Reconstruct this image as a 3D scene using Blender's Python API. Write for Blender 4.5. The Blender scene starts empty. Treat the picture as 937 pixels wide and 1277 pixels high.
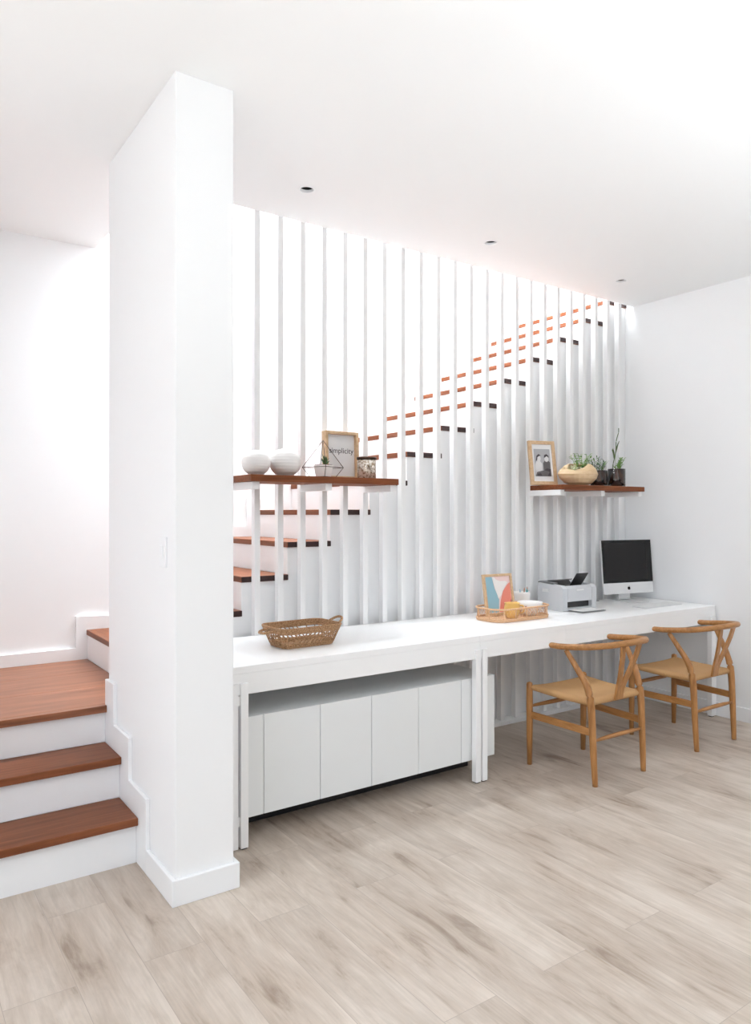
import bpy, bmesh, math, random
from mathutils import Vector, Matrix
random.seed(7)
S = bpy.context.scene
COL = S.collection
PI = math.pi

# ------------------------------------------------------------------ materials
def new_mat(name):
    m = bpy.data.materials.new(name); m.use_nodes = True
    nt = m.node_tree
    return m, nt, nt.nodes['Principled BSDF']

def plain(name, rgb, rough=.5, metal=0.0, spec=.5, bump=0, bscale=60):
    m, nt, b = new_mat(name)
    b.inputs['Base Color'].default_value = (*rgb, 1)
    b.inputs['Roughness'].default_value = rough
    b.inputs['Metallic'].default_value = metal
    b.inputs['Specular IOR Level'].default_value = spec
    if bump:
        tc = nt.nodes.new('ShaderNodeTexCoord'); nz = nt.nodes.new('ShaderNodeTexNoise')
        nz.inputs['Scale'].default_value = bscale; nz.inputs['Detail'].default_value = 4
        bp = nt.nodes.new('ShaderNodeBump'); bp.inputs['Strength'].default_value = bump
        bp.inputs['Distance'].default_value = .002
        nt.links.new(tc.outputs['Object'], nz.inputs['Vector'])
        nt.links.new(nz.outputs['Fac'], bp.inputs['Height'])
        nt.links.new(bp.outputs['Normal'], b.inputs['Normal'])
    return m

def wood(name, c1, c2, stretch=(1, 12, 12), scale=3.0, rough=.4, spec=.4, boards=None, bump=.1):
    """grain noise pulled out along the axis whose stretch is smallest"""
    m, nt, b = new_mat(name)
    tc = nt.nodes.new('ShaderNodeTexCoord'); mp = nt.nodes.new('ShaderNodeMapping')
    mp.inputs['Scale'].default_value = stretch
    nz = nt.nodes.new('ShaderNodeTexNoise'); nz.inputs['Scale'].default_value = scale
    nz.inputs['Detail'].default_value = 6; nz.inputs['Roughness'].default_value = .6
    nz.inputs['Distortion'].default_value = .6
    cr = nt.nodes.new('ShaderNodeValToRGB')
    cr.color_ramp.elements[0].position = .3; cr.color_ramp.elements[0].color = (*c1, 1)
    cr.color_ramp.elements[1].position = .72; cr.color_ramp.elements[1].color = (*c2, 1)
    nt.links.new(tc.outputs['Object'], mp.inputs['Vector']); nt.links.new(mp.outputs['Vector'], nz.inputs['Vector'])
    nt.links.new(nz.outputs['Fac'], cr.inputs['Fac'])
    out = cr.outputs['Color']
    nt.links.new(out, b.inputs['Base Color'])
    if bump:
        bp = nt.nodes.new('ShaderNodeBump'); bp.inputs['Strength'].default_value = bump; bp.inputs['Distance'].default_value = .001
        nt.links.new(nz.outputs['Fac'], bp.inputs['Height']); nt.links.new(bp.outputs['Normal'], b.inputs['Normal'])
    b.inputs['Roughness'].default_value = rough
    b.inputs['Specular IOR Level'].default_value = spec
    return m

def glass(name, rgb=(1, 1, 1), rough=0.02):
    m, nt, b = new_mat(name)
    b.inputs['Base Color'].default_value = (*rgb, 1)
    b.inputs['Roughness'].default_value = rough
    b.inputs['Transmission Weight'].default_value = 1
    b.inputs['IOR'].default_value = 1.45
    return m

def floor_material():
    m, nt, b = new_mat('whitewashed_plank_floor')
    N, L = nt.nodes.new, nt.links.new
    tc = N('ShaderNodeTexCoord'); sp = N('ShaderNodeSeparateXYZ'); cb = N('ShaderNodeCombineXYZ')
    L(tc.outputs['Object'], sp.inputs[0])
    ax = N('ShaderNodeMath'); ax.operation = 'ADD'; ax.inputs[1].default_value = -.33 + .205 * 40
    ay = N('ShaderNodeMath'); ay.operation = 'ADD'; ay.inputs[1].default_value = 20.35
    L(sp.outputs['X'], ax.inputs[0]); L(sp.outputs['Y'], ay.inputs[0])
    L(ay.outputs[0], cb.inputs['X']); L(ax.outputs[0], cb.inputs['Y'])
    br = N('ShaderNodeTexBrick')
    br.offset = .37; br.offset_frequency = 2; br.squash = 1
    br.inputs['Color1'].default_value = (0, 0, 0, 1); br.inputs['Color2'].default_value = (1, 1, 1, 1)
    br.inputs['Mortar'].default_value = (.5, .5, .5, 1)
    br.inputs['Scale'].default_value = 1; br.inputs['Mortar Size'].default_value = .0011
    br.inputs['Mortar Smooth'].default_value = .3; br.inputs['Bias'].default_value = 0
    br.inputs['Brick Width'].default_value = 1.22; br.inputs['Row Height'].default_value = .205
    L(cb.outputs[0], br.inputs['Vector'])
    # per-plank offset of the grain
    add = N('ShaderNodeVectorMath'); add.operation = 'MULTIPLY_ADD'
    L(br.outputs['Color'], add.inputs[0]); add.inputs[1].default_value = (7.3, 3.1, 5.7); L(tc.outputs['Object'], add.inputs[2])
    mp = N('ShaderNodeMapping'); mp.inputs['Scale'].default_value = (6, 1.0, 1); L(add.outputs[0], mp.inputs['Vector'])
    n1 = N('ShaderNodeTexNoise'); n1.inputs['Scale'].default_value = 2.6; n1.inputs['Detail'].default_value = 8
    n1.inputs['Roughness'].default_value = .62; n1.inputs['Distortion'].default_value = .9
    L(mp.outputs[0], n1.inputs['Vector'])
    mp2 = N('ShaderNodeMapping'); mp2.inputs['Scale'].default_value = (2.2, 1.0, 1); L(add.outputs[0], mp2.inputs['Vector'])
    n2 = N('ShaderNodeTexNoise'); n2.inputs['Scale'].default_value = 1.7; n2.inputs['Detail'].default_value = 5
    n2.inputs['Roughness'].default_value = .6; n2.inputs['Distortion'].default_value = .5
    L(mp2.outputs[0], n2.inputs['Vector'])
    mp3 = N('ShaderNodeMapping'); mp3.inputs['Scale'].default_value = (60, 2.2, 1); L(add.outputs[0], mp3.inputs['Vector'])
    n3 = N('ShaderNodeTexNoise'); n3.inputs['Scale'].default_value = 2.0; n3.inputs['Detail'].default_value = 4
    L(mp3.outputs[0], n3.inputs['Vector'])
    cr = N('ShaderNodeValToRGB'); e = cr.color_ramp.elements
    e[0].position = .33; e[0].color = (*FLOOR_DARK, 1); e[1].position = .63; e[1].color = (*FLOOR_LIGHT, 1)
    x = e.new(.45); x.color = (*FLOOR_MID, 1)
    m1 = N('ShaderNodeMath'); m1.operation = 'MULTIPLY_ADD'; m1.inputs[1].default_value = .5; L(n1.outputs['Fac'], m1.inputs[0])
    m2 = N('ShaderNodeMath'); m2.operation = 'MULTIPLY'; m2.inputs[1].default_value = .52; L(n2.outputs['Fac'], m2.inputs[0])
    L(m2.outputs[0], m1.inputs[2])
    L(m1.outputs[0], cr.inputs['Fac'])
    # fine grain + plank tone
    hv = N('ShaderNodeHueSaturation'); L(cr.outputs['Color'], hv.inputs['Color'])
    v1 = N('ShaderNodeMapRange'); v1.inputs['To Min'].default_value = .965; v1.inputs['To Max'].default_value = 1.03; L(br.outputs['Color'], v1.inputs['Value'])
    v2 = N('ShaderNodeMapRange'); v2.inputs['From Min'].default_value = .3; v2.inputs['From Max'].default_value = .7
    v2.inputs['To Min'].default_value = .93; v2.inputs['To Max'].default_value = 1.05; L(n3.outputs['Fac'], v2.inputs['Value'])
    vm = N('ShaderNodeMath'); vm.operation = 'MULTIPLY'; L(v1.outputs[0], vm.inputs[0]); L(v2.outputs[0], vm.inputs[1])
    L(vm.outputs[0], hv.inputs['Value'])
    mx = N('ShaderNodeMix'); mx.data_type = 'RGBA'; L(br.outputs['Fac'], mx.inputs['Factor'])
    L(hv.outputs['Color'], mx.inputs['A']); mx.inputs['B'].default_value = (.40, .34, .29, 1)
    L(mx.outputs['Result'], b.inputs['Base Color'])
    bp = N('ShaderNodeBump'); bp.inputs['Strength'].default_value = .15; bp.inputs['Distance'].default_value = .002
    L(n1.outputs['Fac'], bp.inputs['Height']); L(bp.outputs['Normal'], b.inputs['Normal'])
    b.inputs['Roughness'].default_value = .42
    b.inputs['Specular IOR Level'].default_value = .35
    return m

FLOOR_DARK, FLOOR_MID, FLOOR_LIGHT = (.26, .19, .14), (.475, .395, .325), (.625, .55, .478)
M = {}
M['wall'] = plain('white_wall_paint', (.88, .885, .89), .75, spec=.2, bump=.03)
M['far_wall'] = plain('bounce_damping_grey', (.20, .20, .21), .8)  # dark tone picked to weaken light thrown back from the unseen wall
M['ceiling'] = plain('white_ceiling_paint', (.88, .885, .885), .8, spec=.2)
M['trim'] = plain('white_satin_trim', (.87, .88, .89), .45)
M['slat'] = plain('white_slat_paint', (.88, .88, .88), .45)
M['desk'] = plain('white_desk_laminate', (.92, .92, .92), .3)
M['cab'] = plain('white_cabinet_lacquer', (.80, .815, .815), .35)
M['gap'] = plain('shadow_gap_grey', (.35, .35, .35), .7)
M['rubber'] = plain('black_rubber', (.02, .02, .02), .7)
M['floor'] = floor_material()
M['tread'] = wood('red_brown_hardwood', (.14, .042, .015), (.27, .088, .035), (14, 1, 14), 2.4, .42, .22)
M['tread_x'] = wood('red_brown_hardwood_boards', (.145, .045, .017), (.28, .097, .042), (1, 14, 14), 2.4, .42, .22)
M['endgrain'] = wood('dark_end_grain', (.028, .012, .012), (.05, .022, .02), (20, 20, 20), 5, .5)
M['shelf'] = wood('brown_hardwood_shelf', (.15, .046, .018), (.27, .090, .038), (1.2, 16, 16), 2.4, .5, .12)
M['oak'] = wood('oiled_oak', (.30, .125, .036), (.52, .26, .092), (9, 9, 1.2), 6, .35)
M['oak_x'] = wood('oiled_oak_crosswise', (.30, .125, .036), (.52, .26, .092), (1.2, 9, 9), 6, .35)
M['oak_y'] = wood('oiled_oak_lengthwise', (.30, .125, .036), (.52, .26, .092), (9, 1.2, 9), 6, .35)
M['pale_wood'] = wood('pale_frame_wood', (.55, .36, .20), (.72, .52, .33), (6, 6, 6), 8, .5)
M['bowl_wood'] = wood('pale_carved_wood', (.62, .42, .22), (.80, .61, .40), (2, 2, 18), 4, .45)
M['paper'] = plain('white_card', (.80, .80, .80), .8)
M['ink'] = plain('charcoal_ink', (.05, .05, .055), .7)
M['ceramic'] = plain('white_matt_ceramic', (.84, .82, .80), .55)
M['wire'] = plain('dark_bronze_wire', (.09, .05, .035), .4, .7)
M['leaf'] = plain('green_leaf', (.20, .38, .09), .5)
M['leaf_dark'] = plain('dark_green_leaf', (.05, .13, .035), .5)
M['leaf_pale'] = plain('pale_green_leaf', (.45, .62, .22), .5)
M['leaf_cream'] = plain('cream_variegated_leaf', (.75, .76, .58), .55)
M['stem_green'] = plain('green_stem', (.10, .15, .05), .5)
M['soil'] = plain('dark_soil', (.13, .062, .05), .95, bump=.6, bscale=200)
M['glass'] = glass('clear_glass')
M['art_blue'] = plain('dusty_blue_print', (.30, .52, .62), .8)
M['art_pink'] = plain('pale_pink_print', (.85, .66, .64), .8)
M['art_coral'] = plain('coral_print', (.80, .27, .20), .8)
M['art_white'] = plain('off_white_print', (.85, .83, .82), .8)
M['photo_bg'] = plain('grey_photo_paper', (.42, .42, .44), .5)
M['photo_light'] = plain('light_grey_photo_tone', (.68, .67, .67), .5)
M['photo_dark'] = plain('dark_photo_tone', (.05, .04, .045), .5)
M['photo_mid'] = plain('mid_grey_photo_tone', (.12, .11, .11), .5)
M['rattan'] = wood('natural_rattan', (.62, .36, .19), (.80, .53, .33), (5, 5, 5), 30, .55)
M['printer'] = plain('light_grey_plastic', (.60, .61, .63), .5)
M['printer_dark'] = plain('dark_grey_plastic', (.035, .035, .035), .45)
M['printer_grey'] = plain('mid_grey_plastic', (.22, .22, .22), .45)
M['alu'] = plain('silver_aluminium', (.78, .78, .78), .35, .35)
M['screen'] = plain('black_screen_glass', (.012, .011, .011), .25, spec=.3)
M['bezel'] = plain('black_glass_border', (.004, .004, .004), .2, spec=.3)
M['key'] = plain('white_key_plastic', (.86, .86, .85), .5)
M['yellow'] = plain('amber_yellow_glaze', (.80, .52, .16), .3)
M['stripe_teal'] = plain('teal_paint', (.10, .45, .48), .5)
M['stripe_rust'] = plain('rust_paint', (.55, .25, .14), .5)
M['red_print'] = plain('dark_red_glaze', (.38, .10, .08), .4)

def mercury():
    m, nt, b = new_mat('mottled_mercury_glass')
    tc = nt.nodes.new('ShaderNodeTexCoord'); nz = nt.nodes.new('ShaderNodeTexNoise'); nz.inputs['Scale'].default_value = 90
    nz.inputs['Detail'].default_value = 3
    nt.links.new(tc.outputs['Object'], nz.inputs['Vector'])
    cr = nt.nodes.new('ShaderNodeValToRGB'); e = cr.color_ramp.elements
    e[0].position = .36; e[0].color = (.30, .21, .13, 1); e[1].position = .58; e[1].color = (.82, .76, .68, 1)
    nt.links.new(nz.outputs['Fac'], cr.inputs['Fac']); nt.links.new(cr.outputs['Color'], b.inputs['Base Color'])
    b.inputs['Metallic'].default_value = .55; b.inputs['Roughness'].default_value = .22
    return m
M['mercury'] = mercury()

def cord_seat():
    m, nt, b = new_mat('woven_paper_cord')
    N, L = nt.nodes.new, nt.links.new
    tc = N('ShaderNodeTexCoord'); sp = N('ShaderNodeSeparateXYZ'); L(tc.outputs['Object'], sp.inputs[0])
    ax = N('ShaderNodeMath'); ax.operation = 'ABSOLUTE'; L(sp.outputs['X'], ax.inputs[0])
    ay = N('ShaderNodeMath'); ay.operation = 'ABSOLUTE'; L(sp.outputs['Y'], ay.inputs[0])
    mxm = N('ShaderNodeMath'); mxm.operation = 'MINIMUM'; L(ax.outputs[0], mxm.inputs[0]); L(ay.outputs[0], mxm.inputs[1])
    sc = N('ShaderNodeMath'); sc.operation = 'MULTIPLY'; sc.inputs[1].default_value = 2 * PI / .0075; L(mxm.outputs[0], sc.inputs[0])
    sn = N('ShaderNodeMath'); sn.operation = 'SINE'; L(sc.outputs[0], sn.inputs[0])
    mr = N('ShaderNodeMapRange'); mr.inputs['From Min'].default_value = -1; L(sn.outputs[0], mr.inputs['Value'])
    mix = N('ShaderNodeMix'); mix.data_type = 'RGBA'
    mix.inputs['A'].default_value = (.42, .225, .088, 1); mix.inputs['B'].default_value = (.60, .355, .155, 1)
    L(mr.outputs[0], mix.inputs['Factor']); L(mix.outputs['Result'], b.inputs['Base Color'])
    bp = N('ShaderNodeBump'); bp.inputs['Strength'].default_value = .5; bp.inputs['Distance'].default_value = .002
    L(mr.outputs[0], bp.inputs['Height']); L(bp.outputs['Normal'], b.inputs['Normal'])
    b.inputs['Roughness'].default_value = .7
    return m
M['cord'] = cord_seat()

def weave(name, c1, c2, sx=110):
    m, nt, b = new_mat(name)
    N, L = nt.nodes.new, nt.links.new
    tc = N('ShaderNodeTexCoord')
    w1 = N('ShaderNodeTexNoise'); w1.inputs['Scale'].default_value = sx; w1.inputs['Detail'].default_value = 2
    L(tc.outputs['Object'], w1.inputs['Vector'])
    cr = N('ShaderNodeValToRGB'); e = cr.color_ramp.elements
    e[0].position = .35; e[0].color = (*c1, 1); e[1].position = .65; e[1].color = (*c2, 1)
    L(w1.outputs['Fac'], cr.inputs['Fac']); L(cr.outputs['Color'], b.inputs['Base Color'])
    bp = N('ShaderNodeBump'); bp.inputs['Strength'].default_value = .6; bp.inputs['Distance'].default_value = .003
    L(w1.outputs['Fac'], bp.inputs['Height']); L(bp.outputs['Normal'], b.inputs['Normal'])
    b.inputs['Roughness'].default_value = .7
    return m
M['wicker'] = weave('woven_seagrass', (.26, .13, .055), (.52, .31, .16), 160)

# ------------------------------------------------------------------ mesh helpers
def BM(): return bmesh.new()

def box(bm, x0, x1, y0, y1, z0, z1, mi=0):
    v = [bm.verts.new(p) for p in ((x0, y0, z0), (x1, y0, z0), (x1, y1, z0), (x0, y1, z0), (x0, y0, z1), (x1, y0, z1), (x1, y1, z1), (x0, y1, z1))]
    fs = []
    for q in ((0, 3, 2, 1), (4, 5, 6, 7), (0, 1, 5, 4), (1, 2, 6, 5), (2, 3, 7, 6), (3, 0, 4, 7)):
        f = bm.faces.new([v[i] for i in q]); f.material_index = mi; fs.append(f)
    return v, fs      # faces: bottom, top, front(-y), right, back, left

def frame_of(t, ref=Vector((0, 0, 1))):
    t = t.normalized()
    if abs(t.dot(ref)) > .97: ref = Vector((1, 0, 0))
    a = ref.cross(t).normalized(); return a, t.cross(a).normalized()

def tube(bm, pts, r, seg=10, closed=False, flat=None, mi=0, ref=Vector((0, 0, 1)), smooth=True):
    """swept tube; r number or list; flat=(a,b) scales the two cross axes"""
    pts = [Vector(p) for p in pts]; n = len(pts)
    if not hasattr(r, '__len__'): r = [r] * n
    fa, fb = flat or (1, 1)
    rings = []
    for i, p in enumerate(pts):
        if closed: t = pts[(i + 1) % n] - pts[i - 1]
        else: t = pts[min(i + 1, n - 1)] - pts[max(i - 1, 0)]
        a, b = frame_of(t, ref)
        rings.append([bm.verts.new(p + a * (math.cos(2 * PI * k / seg) * r[i] * fa) + b * (math.sin(2 * PI * k / seg) * r[i] * fb)) for k in range(seg)])
    for i in range(n if closed else n - 1):
        A, B = rings[i], rings[(i + 1) % n]
        for k in range(seg):
            f = bm.faces.new((A[k], A[(k + 1) % seg], B[(k + 1) % seg], B[k])); f.smooth = smooth; f.material_index = mi
    if not closed:
        f = bm.faces.new(rings[0][::-1]); f.material_index = mi
        f = bm.faces.new(rings[-1]); f.material_index = mi

def spline(pts, n=8, closed=False):
    """Catmull-Rom through pts (tuples of any length)"""
    P = [Vector(p) for p in pts]; m = len(P); out = []
    for i in range(m if closed else m - 1):
        g = (lambda j: P[j % m]) if closed else (lambda j: P[max(0, min(m - 1, j))])
        p0, p1, p2, p3 = g(i - 1), g(i), g(i + 1), g(i + 2)
        for k in range(n):
            t = k / n
            out.append(.5 * ((2 * p1) + (p2 - p0) * t + (2 * p0 - 5 * p1 + 4 * p2 - p3) * t * t + (3 * p1 - p0 - 3 * p2 + p3) * t ** 3))
    if not closed: out.append(P[-1].copy())
    return out

def lathe(bm, prof, c=(0, 0, 0), seg=32, mi=0, smooth=True, cap=True):
    rings = []
    for r, z in prof:
        rings.append([bm.verts.new((c[0] + r * math.cos(2 * PI * k / seg), c[1] + r * math.sin(2 * PI * k / seg), c[2] + z)) for k in range(seg)])
    for A, B in zip(rings, rings[1:]):
        for k in range(seg):
            f = bm.faces.new((A[k], A[(k + 1) % seg], B[(k + 1) % seg], B[k])); f.smooth = smooth; f.material_index = mi
    if cap:
        f = bm.faces.new(rings[0][::-1]); f.material_index = mi
        f = bm.faces.new(rings[-1]); f.material_index = mi

def prism_xz(bm, poly, y0, y1, mi=0):
    """poly of (x,z), counter-clockwise seen from -y"""
    a = [bm.verts.new((x, y0, z)) for x, z in poly]; b = [bm.verts.new((x, y1, z)) for x, z in poly]
    n = len(poly)
    f1 = bm.faces.new(a); f2 = bm.faces.new(b[::-1]); f1.material_index = f2.material_index = mi
    for i in range(n):
        f = bm.faces.new((a[i], b[i], b[(i + 1) % n], a[(i + 1) % n])); f.material_index = mi
    return f1

def prism_yz(bm, poly, x0, x1):
    a = [bm.verts.new((x0, y, z)) for y, z in poly]; b = [bm.verts.new((x1, y, z)) for y, z in poly]
    n = len(poly); bm.faces.new(a); bm.faces.new(b[::-1])
    for i in range(n): bm.faces.new((a[i], b[i], b[(i + 1) % n], a[(i + 1) % n]))

def prism_xy(bm, poly, z0, z1, mi=0):
    a = [bm.verts.new((x, y, z0)) for x, y in poly]; b = [bm.verts.new((x, y, z1)) for x, y in poly]
    n = len(poly)
    f = bm.faces.new(a[::-1]); f.material_index = mi; f = bm.faces.new(b); f.material_index = mi
    for i in range(n):
        f = bm.faces.new((a[i], a[(i + 1) % n], b[(i + 1) % n], b[i])); f.material_index = mi

def obj(name, bm, mats, parent=None, bevel=0, loc=None, rot=None, recalc=True, fix=None):
    if recalc: bmesh.ops.recalc_face_normals(bm, faces=bm.faces[:])
    me = bpy.data.meshes.new(name); bm.to_mesh(me); bm.free()
    for m in (mats if isinstance(mats, (list, tuple)) else [mats]): me.materials.append(m)
    o = bpy.data.objects.new(name, me); COL.objects.link(o)
    if loc: o.location = loc
    if rot: o.rotation_euler = rot
    if parent: o.parent = parent
    if bevel:
        b = o.modifiers.new('Bevel', 'BEVEL'); b.width = bevel; b.segments = 2; b.limit_method = 'ANGLE'; b.angle_limit = math.radians(40)
    return o

def tag(o, label, cat, group=None, kind=None):
    o['label'] = label; o['category'] = cat
    if group: o['group'] = group
    if kind: o['kind'] = kind
    return o

def thing(name, label, cat, loc=(0, 0, 0), rz=0, group=None):
    o = bpy.data.objects.new(name, None); COL.objects.link(o); o.empty_display_size = .1
    o.location = loc; o.rotation_euler = (0, 0, rz)
    return tag(o, label, cat, group)

def structure(name, bm, m, label, cat, bevel=0):
    o = obj(name, bm, m, bevel=bevel); o['kind'] = 'structure'; o['label'] = label; o['category'] = cat
    return o

def copy_tree(o, parent=None):
    c = o.copy(); COL.objects.link(c)
    if parent: c.parent = parent
    for ch in list(o.children): copy_tree(ch, c)
    return c

# ------------------------------------------------------------------ dimensions (metres)
CH = 3.087                 # ceiling
XR = 5.022                 # right wall
YS = 3.644                 # ceiling edge / slat fronts
YT, YB = 3.700, 4.715      # stair flight along the back, near and far ends
YBW = 4.735                # back wall
PX0, PX1, PY0, PY1 = .945, 1.177, 2.66, 3.562    # pillar
RISE, RUN = .1837, .282
def step_x(k): return 1.682 + RUN * (k - 6)
def step_z(k): return RISE * k
XL, YF = -3.2, -3.4        # room's left and front walls
H_UP = 5.7

# ------------------------------------------------------------------ setting
bm = BM(); box(bm, XL - .1, XR + .1, YF - .1, YBW + .1, -.12, 0)
structure('floor', bm, M['floor'], 'pale whitewashed wood plank floor running away from the room', 'floor')

# ceiling with the three round downlight holes cut into its underside
LIGHTS = [(1.84, 3.262), (3.118, 3.268), (4.386, 3.277)]
LR = .034
bm = BM()
outline = [(XL - .1, YF - .1), (XR + .1, YF - .1), (XR + .1, YS), (PX1, YS), (PX1, YBW + .1), (XL - .1, YBW + .1)]
def ring(pts, z):
    vs = [bm.verts.new((x, y, z)) for x, y in pts]
    return vs, [bm.edges.new((vs[i], vs[(i + 1) % len(vs)])) for i in range(len(vs))]
vb, eb = ring(outline, CH)
edges = list(eb); holes = []
for lx, ly in LIGHTS:
    hv, he = ring([(lx + LR * math.cos(2 * PI * k / 28), ly + LR * math.sin(2 * PI * k / 28)) for k in range(28)], CH)
    edges += he; holes.append(hv)
bmesh.ops.triangle_fill(bm, use_beauty=True, edges=edges, normal=(0, 0, -1))
vt = [bm.verts.new((x, y, CH + .16)) for x, y in outline]
bm.faces.new(vt)
for i in range(len(vb)):
    j = (i + 1) % len(vb); bm.faces.new((vb[i], vb[j], vt[j], vt[i]))
structure('ceiling', bm, M['ceiling'], 'plain white ceiling that stops short of the stairwell', 'ceiling')

for i, (lx, ly) in enumerate(LIGHTS):
    which = ['nearest the white pillar', 'midway along the slats', 'nearest the right-hand wall'][i]
    t = thing('recessed_downlight', 'small round recessed ceiling downlight %s' % which, 'ceiling light', (lx, ly, CH), 0, 'recessed downlights')
    b = BM()
    lathe(b, [(LR - .0005, .012), (LR - .0005, -.001), (LR + .001, -.003), (LR + .009, -.002), (LR + .010, -.0003)], seg=28, cap=False)
    obj('trim_ring', b, M['trim'], t)
    b = BM(); lathe(b, [(LR - .0006, .0122), (LR - .003, .06), (LR - .006, .09), (.001, .092)], seg=28, cap=False)
    obj('housing', b, M['rubber'], t)

# right wall, back wall, room walls with window openings, upper stairwell walls
bm = BM(); box(bm, XR, XR + .1, YF, YS, 0, CH); box(bm, XR, XR + .1, YS, 3.76, 0, CH + .45)
structure('wall_right', bm, M['wall'], 'plain white wall at the end of the desk', 'wall')
bm = BM(); box(bm, -.22, 6.7, YBW, YBW + .1, 0, H_UP)
structure('wall_back', bm, M['wall'], 'white wall behind the staircase', 'wall')
bm = BM(); box(bm, -.22, -.12, 3.0, YBW, 0, CH); box(bm, XL, -.22, 3.0, 3.1, 0, CH)
structure('wall_stairside', bm, M['wall'], 'white wall on the outer side of the lower steps', 'wall')
WL = (-2.9, 1.6, .85, 2.75)         # window in left wall: y0,y1,z0,z1
bm = BM()
box(bm, XL - .1, XL, YF, WL[0], 0, CH); box(bm, XL - .1, XL, WL[1], 3.1, 0, CH)
box(bm, XL - .1, XL, WL[0], WL[1], 0, WL[2]); box(bm, XL - .1, XL, WL[0], WL[1], WL[3], CH)
structure('wall_left', bm, M['wall'], 'white window wall on the left of the room', 'wall')
bm = BM(); box(bm, XL - .1, XR + .1, YF - .1, YF, 0, CH)
structure('wall_front', bm, M['far_wall'], 'unseen wall behind the viewer, greyed to cut bounced light', 'wall')
def window(name, axis, a0, a1, z0, z1, at, n, label):
    bm = BM(); w = .05
    def bar(p0, p1, q0, q1):
        if axis == 'y': box(bm, at - .07, at - .02, p0, p1, q0, q1)
        else: box(bm, p0, p1, at - .07, at - .02, q0, q1)
    bar(a0, a1, z0, z0 + w); bar(a0, a1, z1 - w, z1)
    for k in range(n + 1):
        c = a0 + w / 2 + (a1 - a0 - w) * k / n; bar(c - w / 2, c + w / 2, z0 + w, z1 - w)
    structure(name, bm, M['trim'], label, 'window')
window('window_1', 'y', *WL, XL, 4, 'white framed floor-to-ceiling window in the left wall')
# upper storey: walls round the stairwell, open to the skylight
bm = BM(); box(bm, PX1 - .1, XR + .1, YS - .12, YS, CH + .17, H_UP); box(bm, XR + .1, 6.7, YS - .12, YS, CH - .2, H_UP)
structure('wall_upper_front', bm, M['wall'], 'white upper wall over the slat screen', 'wall')
bm = BM(); box(bm, PX1 - .1, PX1, YS + .001, YBW, CH + .17, H_UP)
structure('wall_upper_left', bm, M['wall'], 'white upper wall over the pillar end of the stairwell', 'wall')
bm = BM(); box(bm, 6.7, 6.8, YS - .12, YBW + .1, CH - .2, H_UP)
structure('wall_upper_right', bm, M['wall'], 'white upper wall beyond the top of the stairs', 'wall')
bm = BM(); box(bm, XR + .001, 6.69, YT, YBW - .001, CH - .2, step_z(17))
structure('floor_upper', bm, M['tread_x'], 'upper floor landing at the top of the stairs', 'floor')
bm = BM()
for k in range(5):
    c = PX1 + .03 + (6.7 - PX1 - .06) * k / 4; box(bm, c - .03, c + .03, YS, YBW, H_UP - .06, H_UP)
box(bm, PX1, 6.7, YS, YS + .05, H_UP - .06, H_UP); box(bm, PX1, 6.7, YBW - .05, YBW, H_UP - .06, H_UP)
structure('window_2', bm, M['trim'], 'white framed skylight above the stairwell', 'window')

# pillar
bm = BM(); box(bm, PX0, PX1, PY0, PY1, 0, CH)
structure('wall_pillar', bm, M['wall'], 'tall white wall end standing like a pillar before the stairs', 'wall', .004)
BT, BH = .018, .098
bm = BM()
prism_xy(bm, [(PX0 - BT, PY0 - BT), (PX1 + BT, PY0 - BT), (PX1 + BT, PY1), (PX1 + .0005, PY1), (PX1 + .0005, PY0 - .0005), (PX0 - .0005, PY0 - .0005), (PX0 - .0005, 2.952), (PX0 - BT, 2.952)], 0, BH)
structure('baseboard_pillar', bm, M['trim'], 'white baseboard round the foot of the pillar', 'baseboard', .003)
bm = BM()
prism_yz(bm, [(2.952, 0), (2.952, .30), (3.19, .305), (3.19, .487), (3.42, .487), (3.42, .672), (3.56, .672), (3.56, .35), (3.4, 0)], PX0 - BT, PX0 - .0005)
structure('trim_1', bm, M['trim'], 'white stepped skirting climbing the pillar beside the steps', 'trim', .003)
# light switch on the pillar's left face
t = thing('light_switch', 'small white light switch on the left face of the pillar', 'light switch', (PX0, 2.785, 1.30))
b = BM(); box(b, -.008, -.0005, -.037, .037, -.058, .058); obj('plate', b, M['trim'], t, .002)
b = BM(); box(b, -.012, -.0082, -.015, .015, -.025, .025); obj('rocker', b, M['trim'], t, .002)

# right baseboard
bm = BM(); box(bm, XR - BT, XR - .0005, YF, 3.62, 0, BH)
structure('baseboard_right', bm, M['trim'], 'white baseboard along the right-hand wall', 'baseboard', .003)

# ------------------------------------------------------------------ staircase
TT = .032
st = thing('staircase', 'white staircase with red-brown wooden treads turning behind the slats', 'staircase', (0, 0, 0))
X0S = -.119
F1 = [(3.046, .195), (3.287, .380), (3.523, .5555)]          # lower flight: nosing y, top z
xe = PX0 - BT - .001
for i in range(2):
    y, z = F1[i]; yn = F1[i + 1][0] + .029
    b = BM(); box(b, X0S, xe, y, yn, z - TT, z); obj('tread', b, M['tread_x'], st, .003)
for i in range(3):
    y, z = F1[i]; zb = 0 if i == 0 else F1[i - 1][1] + .0005
    b = BM(); box(b, X0S, xe, y + .030, y + .05, zb if i else .0005, z - TT - .0005); obj('riser', b, M['trim'], st)
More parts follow.
